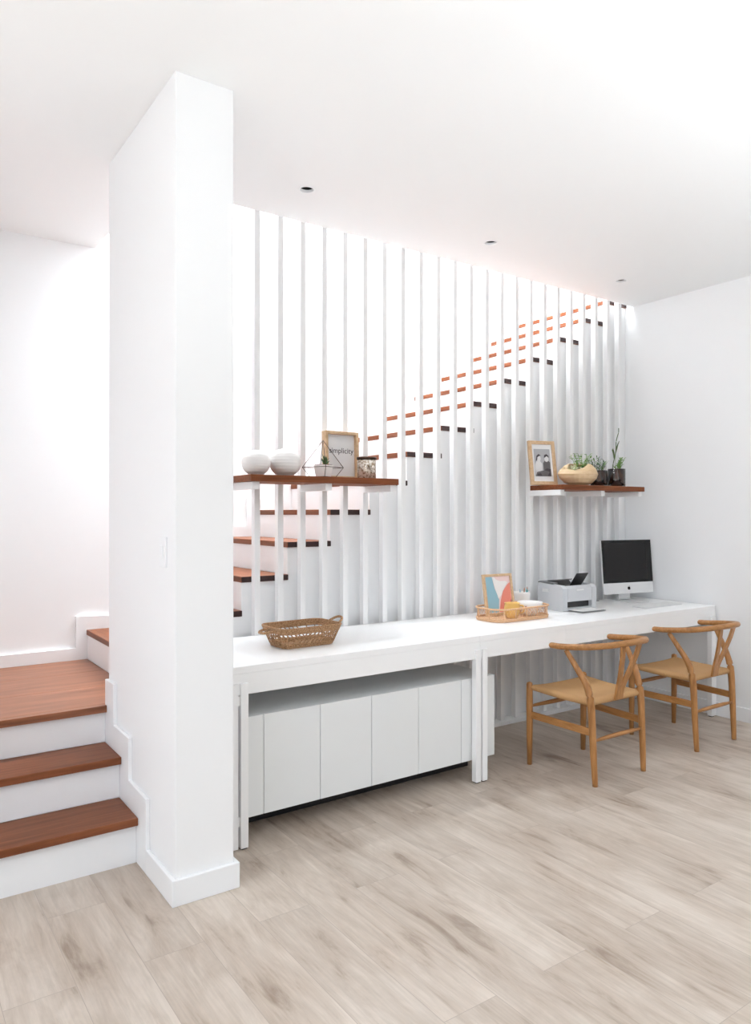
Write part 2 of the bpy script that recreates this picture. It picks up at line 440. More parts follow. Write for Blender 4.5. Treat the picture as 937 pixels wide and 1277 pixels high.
# landing of three boards
zl = F1[2][1]; xl4 = step_x(4) + .006
def landing_mat():
    m = wood('red_brown_landing_boards', (.16, .054, .023), (.34, .13, .062), (1, 9, 9), 2.0, .34, .45)
    return m
b = BM()
def slab(y0, y1):
    poly = [(X0S, y0), (xe if y0 < PY1 else xl4, y0), (xe if y0 < PY1 else xl4, y1), (X0S, y1)]
    prism_xy(b, poly, zl - TT, zl)
slab(3.523, PY1); 
for y0, y1 in ((PY1 + .001, 3.95), (3.9515, 4.33), (4.3315, YB)): slab(y0, y1)
obj('landing', b, landing_mat(), st, .0015)
for k in range(4, 18):
    x, z = step_x(k), step_z(k)
    x1 = step_x(k + 1) + .005 if k < 17 else XR - .002
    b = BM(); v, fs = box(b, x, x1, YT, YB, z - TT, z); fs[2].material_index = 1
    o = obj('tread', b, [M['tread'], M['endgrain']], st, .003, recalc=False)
    zb = zl + .0005 if k == 4 else step_z(k - 1) + .0005
    b = BM(); box(b, x + .0065, x + .03, YT + .0505, YB, zb, z - TT - .0005); obj('riser', b, M['trim'], st)
# closing wall beneath the treads
poly = [(PX1 + .03, 0), (XR - .002, 0)]
top = []
for k in range(5, 18):
    xa = step_x(k) + .006; xb = step_x(k + 1) + .006 if k < 17 else XR - .002
    top += [(xa, step_z(k) - TT - .001), (xb, step_z(k) - TT - .001)]
poly = [(step_x(5) + .006, 0), (XR - .002, 0)] + top[::-1]
b = BM(); prism_xz(b, poly, YT + .014, YT + .05)
obj('side_panel', b, M['wall'], st)
# skirting up the back wall
pts = [(-.119, zl + .001), (step_x(4) - .062, zl + .001)]
lo = [(-.119, zl + .0005)]; up = [(-.119, zl + .072)]
for k in range(4, 18):
    prev = zl if k == 4 else step_z(k - 1)
    up += [(step_x(k) - .06, prev + .072), (step_x(k) - .06, step_z(k) + .085)]
up += [(4.9, step_z(17) + .085)]
lo = [(-.119, zl + .0005), (step_x(4) + .3, zl + .0005), (4.9, step_z(16) + .0)]
b = BM(); prism_xz(b, lo + up[::-1], YB + .0006, YBW - .0005)
structure('trim_2', b, M['trim'], 'white stepped skirting along the wall behind the stairs', 'trim')

# slats on a low plinth
bm = BM(); box(bm, PX1 + BT + .002, XR - BT - .001, 3.624, 3.712, 0, .028)
structure('trim_3', bm, M['trim'], 'low white floor plinth under the row of slats', 'trim', .002)
SW, SD, PITCH = .033, .041, .1415
ORD = ('first second third fourth fifth sixth seventh eighth ninth tenth eleventh twelfth thirteenth fourteenth fifteenth '
       'sixteenth seventeenth eighteenth nineteenth twentieth twenty-first twenty-second twenty-third').split()
b = BM(); box(b, 0, SW, 0, SD, .0285, CH + .12)
s0 = obj('stair_slat', b, M['slat'], None, .0015)
slat_x = [1.767 - SW + PITCH * k for k in range(23)]
for k, x in enumerate(slat_x):
    s = s0 if k == 0 else s0.copy()
    if k: COL.objects.link(s)
    s.location = (x, YS + .001, 0)
    if k == 22: lab = 'white floor-to-ceiling stair slat closest to the right-hand wall'
    else: lab = 'white floor-to-ceiling stair slat, %s counted from the pillar' % ORD[k]
    tag(s, lab, 'slat', 'white vertical stair slats')

# ------------------------------------------------------------------ shelves on white arms fixed to the slats
SZ, STH, SY0, SY1 = 1.641, .034, 3.335, 3.640
def shelf(x0, x1, arms, label):
    t = thing('wall_shelf', label, 'shelf', ((x0 + x1) / 2, SY1, SZ - STH), 0, 'wooden shelves on the slats')
    cx = (x0 + x1) / 2
    b = BM(); box(b, x0 - cx, x1 - cx, SY0 - SY1, 0, 0, STH); obj('board', b, M['shelf'], t, .002)
    for k in arms:
        xa = 1.762 - SW + PITCH * k - cx
        b = BM(); box(b, xa, xa + SW + .006, SY0 - SY1 + .028, .003, -.038, -.0005); obj('bracket', b, M['slat'], t, .001)
shelf(1.567, 2.475, (-1, 2, 5), 'red-brown wooden wall shelf beside the pillar with two white globe vases')
shelf(3.852, 4.737, (15, 18, 21), 'red-brown wooden wall shelf above the printer and computer')

# ------------------------------------------------------------------ desks
DT, DB = .787, .665
def post(p, x, y, h, name='leg'):
    b = BM(); box(b, x, x + .035, y, y + .036, .006, h); box(b, x + .004, x + .031, y + .004, y + .032, 0, .006, 1)
    return obj(name, b, [M['desk'], M['rubber']], p, .0015)
def desk(x0, x1, legs, label, seam=None):
    t = thing('desk', label, 'desk', (0, 0, 0), 0, 'white desks along the slats')
    b = BM()
    xs = [x0] + (seam or []) + [x1]
    for a, c in zip(xs, xs[1:]):
        box(b, a + (.0006 if a != x0 else 0), c - (.0006 if c != x1 else 0), 2.936, 3.640, DT - .03, DT)
    obj('tabletop', b, M['desk'], t, .0012)
    b = BM()
    for a, c in zip(xs, xs[1:]):
        box(b, a + (.0006 if a != x0 else 0), c - (.0006 if c != x1 else 0), 2.9365, 2.962, DB, DT - .0305)
    box(b, x0, x1, 3.61, 3.635, DB, DT - .0305); box(b, x0, x0 + .02, 2.9625, 3.6095, DB, DT - .0305); box(b, x1 - .02, x1, 2.9625, 3.6095, DB, DT - .0305)
    obj('apron', b, M['desk'], t, .0012)
    for x in legs:
        post(t, x, 2.9, .715).location = (0, .025, 0)
        post(t, x, 3.56, DB - .001)
    return t
d1 = desk(1.215, 2.7225, [1.328, 2.6865], 'long white desk over the low cabinet, with the woven basket on top')
d2 = desk(2.7245, 4.998, [2.734, 4.935], 'long white desk with the computer, behind the two chairs', [3.41])
# outer posts with joining blocks (left end and right end of the row)
b = BM(); box(b, 1.283, 1.318, 2.93, 2.966, .006, .715); obj('leg', b, M['desk'], d1, .0015)
for z in (.10, .62):
    b = BM(); box(b, 1.3185, 1.3275, 2.935, 2.955, z, z + .04); obj('joining_block', b, M['desk'], d1)
b = BM(); box(b, 4.9745, 5.0, 2.93, 2.966, .006, .715); obj('leg', b, M['desk'], d2, .0015)

# low cabinet
t = thing('low_cabinet', 'long low white cabinet with flat doors under the desk', 'cabinet', (0, 0, 0))
CX0, CX1, CY0, CY1, CZ0, CZ1 = 1.3665, 2.862, 2.968, 3.55, .115, .556
b = BM(); box(b, CX0, CX1, CY0 + .020, CY1, CZ0, CZ1); obj('carcass', b, M['cab'], t, .001)
seams = [CX0, 1.4565, 1.747, 2.0375, 2.328, 2.6185, CX1]
for i, (a, c) in enumerate(zip(seams, seams[1:])):
    b = BM(); box(b, a + .0016, c - .0016, CY0, CY0 + .0185, CZ0, CZ1); obj('end_panel' if i == 0 else 'door', b, M['cab'], t, .001)
b = BM(); box(b, 1.40, 2.845, 3.17, 3.54, 0, CZ0 - .0005); obj('shade_block', b, M['rubber'], t)  # black block added to deepen the shade beneath the cabinet

# ------------------------------------------------------------------ wishbone chairs (local: +y faces the desk)
def make_chair():
    t = thing('armchair', '', 'chair')
    for s in (-1, 1):
        b = BM()
        P = [(s * .208, -.222, 0), (s * .212, -.212, .20), (s * .214, -.200, .42), (s * .217, -.176, .52), (s * .235, -.125, .61), (s * .252, -.062, .703)]
        R = [.0145, .0185, .0205, .019, .016, .0125]
        pts = spline(P, 6); rr = [R[min(i // 6, 5)] + (R[min(i // 6 + 1, 5)] - R[min(i // 6, 5)]) * (i % 6) / 6 for i in range(len(pts))]
        tube(b, pts, rr, 12); obj('leg', b, M['oak'], t)
        b = BM()
        pts = [(s * .234, .222, 0), (s * .235, .221, .2), (s * .236, .220, .36), (s * .236, .220, .462), (s * .236, .220, .471), (s * .236, .220, .476)]
        tube(b, pts, [.0145, .0185, .0195, .0185, .015, .004], 12); obj('leg', b, M['oak'], t)
        # flat side stretcher
        b = BM()
        v, fs = box(b, -.008, .008, -.193, .208, .262, .302)
        for q in v:
            if q.co.y > 0: q.co.z += .006; q.co.x += s * .235
            else: q.co.x += s * .2145
        obj('stretcher', b, M['oak_y'], t, .004)
    b = BM(); tube(b, [(-.205, -.213, .238), (-.10, -.213, .24), (0, -.213, .241), (.10, -.213, .24), (.205, -.213, .238)], [.007, .0115, .013, .0115, .007], 10); obj('stretcher', b, M['oak_x'], t)
    b = BM(); tube(b, [(-.23, .221, .335), (-.12, .221, .335), (0, .221, .335), (.12, .221, .335), (.23, .221, .335)], [.007, .0115, .013, .0115, .007], 10); obj('stretcher', b, M['oak_x'], t)
    # bent top rail
    half = [(.250, .050, .714), (.259, -.02, .718), (.259, -.11, .727), (.228, -.205, .738), (.160, -.272, .748), (.08, -.306, .755), (0, -.316, .757)]
    full = half + [(-x, y, z) for x, y, z in half[-2::-1]]
    pts = spline(full, 6); n = len(pts) - 1
    rr = []
    for i in range(n + 1):
        u = abs(i / n - .5) * 2
        r = .0165 + .001 * (1 - u)
        if u > .97: r *= .75 if u > .99 else .95
        rr.append(r)
    b = BM(); tube(b, pts, rr, 12); obj('backrest_rail', b, M['oak_x'], t)
    # Y-shaped splat
    b = BM()
    for s in (-1, 1):
        P = spline([(s * .013, -.212, .432), (s * .016, -.225, .50), (s * .034, -.252, .58), (s * .058, -.283, .68), (s * .070, -.296, .742)], 5)
        W = [.021 - .003 * min(1, i / 14) for i in range(len(P))]
        A = []
        for i, p in enumerate(P):
            tt = (P[min(i + 1, len(P) - 1)] - P[max(i - 1, 0)]).normalized()
            sd = Vector((1, 0, -tt.x / max(tt.z, .1))).normalized(); nn = sd.cross(tt).normalized()
            A.append([b.verts.new(p + sd * (W[i] * a) + nn * (.0065 * c)) for a, c in ((-1, -1), (1, -1), (1, 1), (-1, 1))])
        for Q, W2 in zip(A, A[1:]):
            for k in range(4): b.faces.new((Q[k], Q[(k + 1) % 4], W2[(k + 1) % 4], W2[k]))
        b.faces.new(A[0][::-1]); b.faces.new(A[-1])
    obj('splat', b, M['oak'], t, .003)
    # woven seat, saddle shaped, wrapped round its rails
    b = BM(); n = 24; G = {}
    def width(v): return .213 + (.236 - .213) * (v + .5)
    def P(u, v, dz=0):
        w = width(v); x = u * 2 * w; y = .010 + v * .415
        e = max(abs(u), abs(v)) * 2
        z = .457 - .017 * (1 - e ** 2) + .012 * (abs(u) * 2) ** 3 * (v > 0) * (v * 2)
        lip = max(0, e - .86) / .14
        z -= .012 * lip ** 2
        return Vector((x, y, z + dz))
    for i in range(n + 1):
        for j in range(n + 1):
            G[i, j] = b.verts.new(P(i / n - .5, j / n - .5))
    for i in range(n):
        for j in range(n):
            f = b.faces.new((G[i, j], G[i + 1, j], G[i + 1, j + 1], G[i, j + 1])); f.smooth = True
    loop = [(i, 0) for i in range(n)] + [(n, j) for j in range(n)] + [(i, n) for i in range(n, 0, -1)] + [(0, j) for j in range(n, 0, -1)]
    prev = [G[q] for q in loop]
    for dx, dz in ((.006, -.006), (.006, -.016), (-.004, -.026), (-.03, -.028)):
        cur = []
        for q in loop:
            c = G[q].co; d = Vector((c.x, c.y - .01, 0)); d.normalize()
            cur.append(b.verts.new(c + d * dx + Vector((0, 0, dz))))
        for k in range(len(loop)):
            m = (k + 1) % len(loop)
            f = b.faces.new((prev[k], prev[m], cur[m], cur[k])); f.smooth = True
        prev = cur
    b.faces.new(prev)
    obj('seat', b, M['cord'], t)
    return t
c1 = make_chair(); c1.location = (3.388, 2.762, 0)
c2 = copy_tree(c1); c2.location = (4.362, 2.782, 0); c2.rotation_euler = (0, 0, 0)
tag(c1, 'oak armchair with woven cord seat and Y-shaped back, closer to the white cabinet', 'chair', 'oak armchairs at the desk')
tag(c2, 'oak armchair with woven cord seat and Y-shaped back, closer to the right-hand wall', 'chair', 'oak armchairs at the desk')

# ------------------------------------------------------------------ shelf beside the pillar
ZS = SZ + .0005
def globe_vase(x, y, r, h, label):
    b = BM(); prof = [(.0, 0)]
    n = 46; rb = r * .58
    pr = [(rb * .9, 0)]
    for i in range(n + 1):
        a = -PI / 2 + PI * i / n
        rr = r * max(math.cos(a), 0) ** .82
        z = h / 2 + h / 2 * math.sin(a)
        if rr < rb * .93 and z < h / 2: continue
        if rr < r * .17 and z > h / 2: continue
        rr *= 1 + .012 * math.sin(z / h * PI * 2 * 9)
        pr.append((rr, z))
    ro = pr[-1][0]; zt = pr[-1][1]
    pr += [(ro * .92, zt + .002), (ro * .85, zt - .004), (ro * 1.6, zt - .02), (r * .8, h * .5), (rb * .7, .006), (.002, .006)]
    lathe(b, pr, (0, 0, 0), 40)
    o = obj('globe_vase', b, M['ceramic'], None, loc=(x, y, ZS)); return tag(o, label, 'vase', 'white ridged globe vases')
globe_vase(1.644, 3.44, .0735, .128, 'smaller white ridged globe vase at the pillar end of the shelf')
globe_vase(1.812, 3.44, .084, .144, 'larger white ridged globe vase beside the wire terrarium')

def box_frame(name, w, h, d, bar, face_d, mat_frame, mat_card, loc, rz, tilt, label, cat, group=None):
    """picture frame standing on its bottom edge; local front is -y"""
    t = thing(name, label, cat, loc, rz, group)
    t.rotation_euler = (tilt, 0, rz)
    b = BM()
    box(b, -w / 2, -w / 2 + bar, -d, 0, 0, h); box(b, w / 2 - bar, w / 2, -d, 0, 0, h)
    box(b, -w / 2 + bar, w / 2 - bar, -d, 0, 0, bar); box(b, -w / 2 + bar, w / 2 - bar, -d, 0, h - bar, h)
    obj('frame', b, mat_frame, t, .0008)
    b = BM(); box(b, -w / 2 + bar - .001, w / 2 - bar + .001, -d + face_d, -.002, bar - .001, h - bar + .001)
    obj('print', b, mat_card, t)
    return t
t = box_frame('picture_frame', .222, .272, .045, .016, .026, M['pale_wood'], M['paper'], (2.245, 3.602, ZS), 0, math.radians(-2),
              'pale wood picture frame lettered simplicity, standing behind the wire terrarium', 'picture frame')
def lettering(txt, size, parent, loc, mat, rot=(PI / 2, 0, 0), name='lettering', off=0):
    cu = bpy.data.curves.new(name, 'FONT'); cu.body = txt; cu.size = size; cu.align_x = 'CENTER'; cu.extrude = .0002; cu.offset = off
    cu.materials.append(mat)
    tmp = bpy.data.objects.new(name, cu); COL.objects.link(tmp); bpy.context.view_layer.update()
    me = bpy.data.meshes.new_from_object(tmp.evaluated_get(bpy.context.evaluated_depsgraph_get()))
    bpy.data.objects.remove(tmp); me.materials.clear(); me.materials.append(mat)
    o = bpy.data.objects.new(name, me); COL.objects.link(o); o.parent = parent; o.location = loc; o.rotation_euler = rot
    return o
lettering('simplicity', .044, t, (.006, -.0196, .150), M['ink'])

# wire terrarium with a small potted plant
t = thing('wire_terrarium', 'geometric dark wire terrarium on the shelf', 'terrarium', (2.035, 3.43, ZS), math.radians(22))
b = BM(); zr, ap = .053, .200
R_, rb_ = .112, .070
ringp = [Vector((R_ * math.cos(PI / 2 * k + PI / 4), R_ * math.sin(PI / 2 * k + PI / 4), zr)) for k in range(4)]
base = [Vector((rb_ * math.cos(PI / 2 * k + PI / 4), rb_ * math.sin(PI / 2 * k + PI / 4), .002)) for k in range(4)]
for k in range(4):
    for a, c in ((ringp[k], ringp[(k + 1) % 4]), (ringp[k], Vector((0, 0, ap))), (ringp[k], base[k]), (base[k], base[(k + 1) % 4])):
        tube(b, [a, c], .0017, 6)
obj('wire_frame', b, M['wire'], t)

def leafblade(bm, base, tip, w, mi=0, bend=.0, up=Vector((0, 0, 1))):
    base, tip = Vector(base), Vector(tip); d = tip - base
    side = d.cross(up)
    if side.length < 1e-5: side = d.cross(Vector((1, 0, 0)))
    side.normalize(); nrm = side.cross(d).normalized()
    rows = []
    for s, ww in ((0, .25), (.25, .85), (.5, 1), (.75, .7), (1, .05)):
        c = base + d * s + nrm * (bend * math.sin(s * PI))
        rows.append([bm.verts.new(c - side * w * ww / 2), bm.verts.new(c + nrm * (-w * .12)), bm.verts.new(c + side * w * ww / 2)])
    th = nrm * max(w * .06, .0004)
    low = [[bm.verts.new(v.co - th) for v in r] for r in rows]
    for a, c in zip(rows, rows[1:]):
        for k in range(2):
            f = bm.faces.new((a[k], a[k + 1], c[k + 1], c[k])); f.smooth = True; f.material_index = mi
    for a, c in zip(low, low[1:]):
        for k in range(2):
            f = bm.faces.new((a[k + 1], a[k], c[k], c[k + 1])); f.smooth = True; f.material_index = mi
    for a, c, e, g in zip(rows, rows[1:], low, low[1:]):
        for k in (0, 2):
            f = bm.faces.new((a[k], c[k], g[k], e[k])); f.material_index = mi

t = thing('potted_plant', 'tiny green plant in a white square pot inside the wire terrarium', 'potted plant', (2.038, 3.43, ZS + .004), math.radians(22))
b = BM()
def taper(bm, w0, w1, z0, z1, mi=0):
    a = [bm.verts.new((sx * w0, sy * w0, z0)) for sx, sy in ((-1, -1), (1, -1), (1, 1), (-1, 1))]
    c = [bm.verts.new((sx * w1, sy * w1, z1)) for sx, sy in ((-1, -1), (1, -1), (1, 1), (-1, 1))]
    bm.faces.new(a[::-1]); bm.faces.new(c)
    for k in range(4): bm.faces.new((a[k], a[(k + 1) % 4], c[(k + 1) % 4], c[k]))
taper(b, .030, .038, 0, .062); obj('pot', b, M['ceramic'], t, .002)
b = BM(); box(b, -.034, .034, -.034, .034, .0625, .065); obj('soil', b, M['soil'], t)
b = BM()
for k in range(16):
    a = random.uniform(0, 2 * PI); l = random.uniform(.035, .07); el = random.uniform(.3, 1.2)
    o = Vector((.012 + random.uniform(-.008, .008), random.uniform(-.01, .01), .064))
    leafblade(b, o, o + Vector((math.cos(a) * math.cos(el) * l * .7 + .008, math.sin(a) * math.cos(el) * l * .7, math.sin(el) * l)), .012, bend=.004)
obj('foliage', b, M['leaf_dark'], t)

# mottled glass jar
t = thing('candle_jar', 'mottled silver glass candle jar with a dark rim beside the lettered frame', 'candle jar', (2.326, 3.44, ZS))
b = BM(); lathe(b, [(.047, 0), (.053, .004), (.053, .100), (.049, .108), (.048, .108), (.050, .099), (.050, .006), (.001, .006)], seg=32); obj('glass', b, M['mercury'], t)
b = BM(); lathe(b, [(.0505, .1085), (.056, .109), (.056, .120), (.053, .1225), (.049, .1225), (.049, .109)], seg=32); obj('rim_band', b, M['wire'], t)

# ------------------------------------------------------------------ shelf by the right-hand wall
t = box_frame('picture_frame', .205, .312, .022, .024, .008, M['pale_wood'], M['paper'], (3.880, 3.542, ZS), math.radians(-17), math.radians(-9),
              'pale wood photo frame with a black and white photo of two people', 'picture frame')
def flat_poly(bm, pts, y, mi=0, th=.0006):
    prism_xz(bm, pts, y - th, y, mi)
def blob(cx, cz, rx, rz, n=18, a0=0): return [(cx + rx * math.cos(2 * PI * k / n), cz + rz * math.sin(2 * PI * k / n)) for k in range(n)]
b = BM()
yy = -.0145
PW, PZ0, PZ1 = .063, .060, .255
flat_poly(b, [(-PW, PZ0), (PW, PZ0), (PW, PZ1), (-PW, PZ1)], yy, 0)
y2 = yy - .0007
# plain figures of a group portrait in light, dark and mid tones
flat_poly(b, [(-.060, .075), (-.008, .070), (-.004, .150), (-.022, .172), (-.050, .165), (-.060, .14)], y2, 1)
flat_poly(b, blob(-.030, .188, .017, .024), y2 - .0007, 1); flat_poly(b, [(-.052, .17), (-.045, .205), (-.028, .219), (-.010, .207), (-.022, .205), (-.038, .196), (-.042, .175)], y2 - .0014, 2)
flat_poly(b, [(.004, .105), (.058, .105), (.060, .160), (.045, .172), (.018, .172), (.004, .155)], y2, 3)
flat_poly(b, blob(.032, .186, .016, .023), y2 - .0007, 1); flat_poly(b, [(.012, .190), (.016, .212), (.034, .219), (.050, .207), (.050, .192), (.036, .205)], y2 - .0014, 2)
flat_poly(b, [(.000, .062), (.061, .062), (.061, .112), (.030, .118), (.000, .100)], y2 - .0007, 2)
flat_poly(b, [(-.060, .062), (.030, .062), (.050, .092), (.010, .104), (-.050, .090)], y2 - .0014, 3)
flat_poly(b, [(-.050, .064), (-.012, .064), (-.020, .082), (-.045, .080)], y2 - .002, 2)
obj('photograph', b, [M['photo_bg'], M['photo_light'], M['photo_dark'], M['photo_mid']], t)

# carved bowl with an open top and succulents
t = thing('planter_bowl', 'faceted pale wooden bowl with a cut-away mouth on the shelf', 'bowl', (4.112, 3.428, ZS))
b = BM()
seg = 24; BD = .50
prof = [(.080, 0), (.128, .018), (.170, .050), (.184, .082), (.166, .118), (.128, .146), (.098, .155)]
rings = []
for r, z in prof:
    row = []
    for k in range(seg):
        a = 2 * PI * k / seg
        # mouth dips towards the front left
        dip = max(0, math.cos(a - math.radians(215)))
        zz = z - (.046 * dip * max(0, (z - .07) / .08))
        rr = r * (1 + .02 * math.sin(3 * a))
        row.append(b.verts.new((rr * math.cos(a), rr * BD * math.sin(a), zz)))
    rings.append(row)
inner = []
for r, z in ((.090, -.004), (.140, -.05), (.10, -.095)):
    row = []
    for k in range(seg):
        o = rings[-1][k].co; a = 2 * PI * k / seg
        row.append(b.verts.new((r * math.cos(a), r * BD * math.sin(a), max(.012, o.z + z))))
    inner.append(row)
allr = rings + inner
for A, B in zip(allr, allr[1:]):
    for k in range(seg): b.faces.new((A[k], A[(k + 1) % seg], B[(k + 1) % seg], B[k]))
b.faces.new(rings[0][::-1]); b.faces.new(inner[-1])
obj('bowl', b, M['bowl_wood'], t)
b = BM(); lathe(b, [(.001, .075), (.06, .082), (.115, .080), (.12, .07)], seg=20, cap=False)
for v in b.verts: v.co.y *= .55; v.co.z += .012 * (v.co.x > 0)
obj('soil', b, M['soil'], t)
b = BM()
for k in range(46):      # cream rosettes
    c = Vector((random.choice((-.09, -.055, -.10, -.03)) + random.uniform(-.018, .018), random.uniform(-.05, .02), random.uniform(.095, .125)))
    a = random.uniform(0, 2 * PI); l = random.uniform(.022, .036)
    leafblade(b, c, c + Vector((math.cos(a) * l, math.sin(a) * l * .8 - .004, random.uniform(0, .018))), .016, mi=0 if random.random() < .75 else 1, bend=.004)
for k in range(16):      # upright green sprigs
    o = Vector((random.uniform(-.01, .05), random.uniform(-.03, .03), .10))
    tip = o + Vector((random.uniform(-.05, .09), random.uniform(-.03, .03), random.uniform(.045, .125)))
    tube(b, [o, (o + tip) / 2 + Vector((0, 0, .01)), tip], .0013, 5, mi=2)
    for q in range(5):
        p = o.lerp(tip, .45 + .14 * q); a = random.uniform(0, 2 * PI)
        leafblade(b, p, p + Vector((math.cos(a) * .022, math.sin(a) * .016, random.uniform(-.002, .012))), .013, mi=2 if random.random() < .6 else 1, bend=.002)
for k in range(7):
    o = Vector((.015, -.03, .105)); a = random.uniform(0, 2 * PI)
    leafblade(b, o, o + Vector((math.cos(a) * .03, -.012 + math.sin(a) * .012, math.sin(a) * .02 + .012)), .024, mi=3)
obj('succulents', b, [M['leaf_cream'], M['leaf_pale'], M['leaf'], M['leaf_dark']], t)

def glass_planter(name, x, y, r, h, hs, label, lean=None):
    t = thing(name, label, 'potted plant', (x, y, ZS), 0)
    b = BM(); rt = r * (1.0)
    lathe(b, [(r * .96, 0), (r, .003), (rt, h), (rt - .0025, h), (r - .003, .007), (.001, .007)], seg=32); obj('glass', b, M['glass'], t)
    b = BM(); lathe(b, [(r - .0036, .0078), (r - .0036, hs - .003), (r - .012, hs), (.001, hs + .002)], seg=28); obj('soil', b, M['soil'], t)
    return t
t = glass_planter('glass_planter', 4.425, 3.50, .060, .118, .095, 'short bushy plant in a small glass of dark soil next to the wooden bowl')
b = BM()
for k in range(13):
    a = random.uniform(0, 2 * PI); o = Vector((-.01 + .02 * math.cos(a), .02 * math.sin(a), .094)); tip = o + Vector((math.cos(a) * random.uniform(.01, .06) - .01, math.sin(a) * .04, random.uniform(.06, .145)))
    tube(b, [o, o.lerp(tip, .5) + Vector((0, 0, .006)), tip], .0012, 5)
    for q in range(7):
        p = o.lerp(tip, .3 + .11 * q); a2 = random.uniform(0, 2 * PI)
        leafblade(b, p, p + Vector((math.cos(a2) * .02, math.sin(a2) * .016, .016)), .007, mi=random.choice((0, 0, 1)), bend=.002)
obj('foliage', b, [M['leaf_dark'], M['leaf']], t)
t = glass_planter('glass_planter', 4.567, 3.455, .064, .132, .124, 'tall crooked green stem and shoots in the larger glass of dark soil')
b = BM()
def sp(*pts): return spline(pts, 5)
tube(b, sp((-.060 + .02, 0, .122), (-.045, -.005, .165), (-.028, -.005, .215), (-.012, -.004, .27), (-.004, 0, .33), (.012, 0, .375), (.026, 0, .405), (.026, 0, .436)), .003, 7, mi=0)
tube(b, sp((-.030, -.005, .21), (-.040, -.006, .245), (-.054, -.006, .275)), [.0055] * 10 + [.002], 7, mi=0)
leafblade(b, (-.014, -.004, .25), (.016, -.012, .34), .017, mi=0, bend=.004)
leafblade(b, (-.032, -.005, .21), (-.056, -.012, .285), .012, mi=0, bend=.003)
tube(b, sp((-.012, 0, .122), (-.012, 0, .25)), .0012, 5, mi=1)
for k in range(12):
    o = Vector((random.uniform(-.005, .03), random.uniform(-.02, .02), .124)); tip = o + Vector((random.uniform(-.015, .045), random.uniform(-.02, .02), random.uniform(.02, .085)))
    tube(b, [o, tip], .0014, 5, mi=1)
    for q in range(4):
        p = o.lerp(tip, .4 + .2 * q); a2 = random.uniform(0, 2 * PI)
        leafblade(b, p, p + Vector((math.cos(a2) * .022, math.sin(a2) * .016, .014)), .012, mi=1, bend=.002)
obj('foliage', b, [M['stem_green'], M['leaf']], t)

# ------------------------------------------------------------------ things on the desks
ZD = DT + .0006
# woven basket
t = thing('woven_basket', 'shallow woven seagrass basket with two loop handles on the desk', 'basket', (1.812, 3.262, ZD), math.radians(2))
def rrect(w, d, r, n=6):
    out = []
    for cx, cy, a0 in ((w / 2 - r, d / 2 - r, 0), (-w / 2 + r, d / 2 - r, PI / 2), (-w / 2 + r, -d / 2 + r, PI), (w / 2 - r, -d / 2 + r, 3 * PI / 2)):
        for k in range(n + 1): out.append((cx + r * math.cos(a0 + PI / 2 * k / n), cy + r * math.sin(a0 + PI / 2 * k / n)))
    return out
def lerp_loop(A, B, s): return [(a[0] + (b_[0] - a[0]) * s, a[1] + (b_[1] - a[1]) * s) for a, b_ in zip(A, B)]
LB, LT = rrect(.285, .165, .035), rrect(.355, .245, .05)
hB = .098
b = BM()
tops = [(x, y) for x, y in LB]
prism_xy(b, LB, 0, .006)
def hoop(s, z, r, fl=(1, 1)): tube(b, [(x, y, z) for x, y in lerp_loop(LB, LT, s)], r, 6, closed=True, flat=fl)
for s in (.02, .10, .17): hoop(s, hB * s + .004, .0050)
for s in (.36, .55): hoop(s, hB * s + .004, .0030)
for s in (.76, .84, .92, 1.0): hoop(s, hB * s + .003, .0054)
npost = 44
def loop_at(L, u):
    n = len(L); f = u * n; i = int(f) % n; q = f - int(f); a, c = L[i], L[(i + 1) % n]
    return (a[0] + (c[0] - a[0]) * q, a[1] + (c[1] - a[1]) * q)
def even(L, n):
    seglen = [math.dist(L[i], L[(i + 1) % len(L)]) for i in range(len(L))]; tot = sum(seglen); out = []; 
    for k in range(n):
        d = tot * k / n; i = 0
        while d > seglen[i]: d -= seglen[i]; i += 1
        out.append((i + d / seglen[i]) / len(L))
    return out
for k, u in enumerate(even(LT, npost)):
    a = loop_at(LB, u); c = loop_at(LT, (u + .012) % 1)
    p0 = (a[0] + (c[0] - a[0]) * .2, a[1] + (c[1] - a[1]) * .15, hB * .15); p1 = (a[0] + (c[0] - a[0]) * .75, a[1] + (c[1] - a[1]) * .75, hB * .75)
    tube(b, [p0, p1], .0030, 5)
obj('body', b, M['wicker'], t)
for s in (-1, 1):
    b = BM(); pts = spline([(s * .172, -.045, .088), (s * .200, -.044, .092 + .008 * s), (s * .226, -.026, .098 + .018 * s), (s * .234, 0, .100 + .020 * s), (s * .226, .026, .098 + .018 * s), (s * .200, .044, .092 + .008 * s), (s * .172, .045, .088)], 4)
    tube(b, pts, .0065, 7); obj('handle', b, M['wicker'], t)

# rattan tray and what it holds
TX, TY = 3.352, 3.315
t = thing('rattan_tray', 'oval-cornered rattan tray with an open rail on the desk', 'tray', (TX, TY, ZD), math.radians(1))
L0 = rrect(.485, .25, .085, 8)
b = BM(); prism_xy(b, L0, 0, .012); obj('base', b, M['rattan'], t, .004)
b = BM()
tube(b, [(x, y, .078) for x, y in L0], .0055, 8, closed=True); tube(b, [(x * .995, y * .99, .016) for x, y in L0], .005, 8, closed=True)
obj('rail', b, M['rattan'], t)
for u in even(L0, 14):
    b = BM(); p = loop_at(L0, u); tube(b, [(p[0], p[1], .012), (p[0], p[1], .078)], .0035, 6); obj('post', b, M['rattan'], t)
b = BM()
us = even(L0, 56)
for i, u in enumerate(us):
    p, q = loop_at(L0, u), loop_at(L0, us[(i + 2) % 56])
    tube(b, [(p[0] * .99, p[1] * .985, .018), (q[0] * .99, q[1] * .985, .076)], .0011, 4); tube(b, [(q[0] * .985, q[1] * .98, .018), (p[0] * .985, p[1] * .98, .076)], .0011, 4)
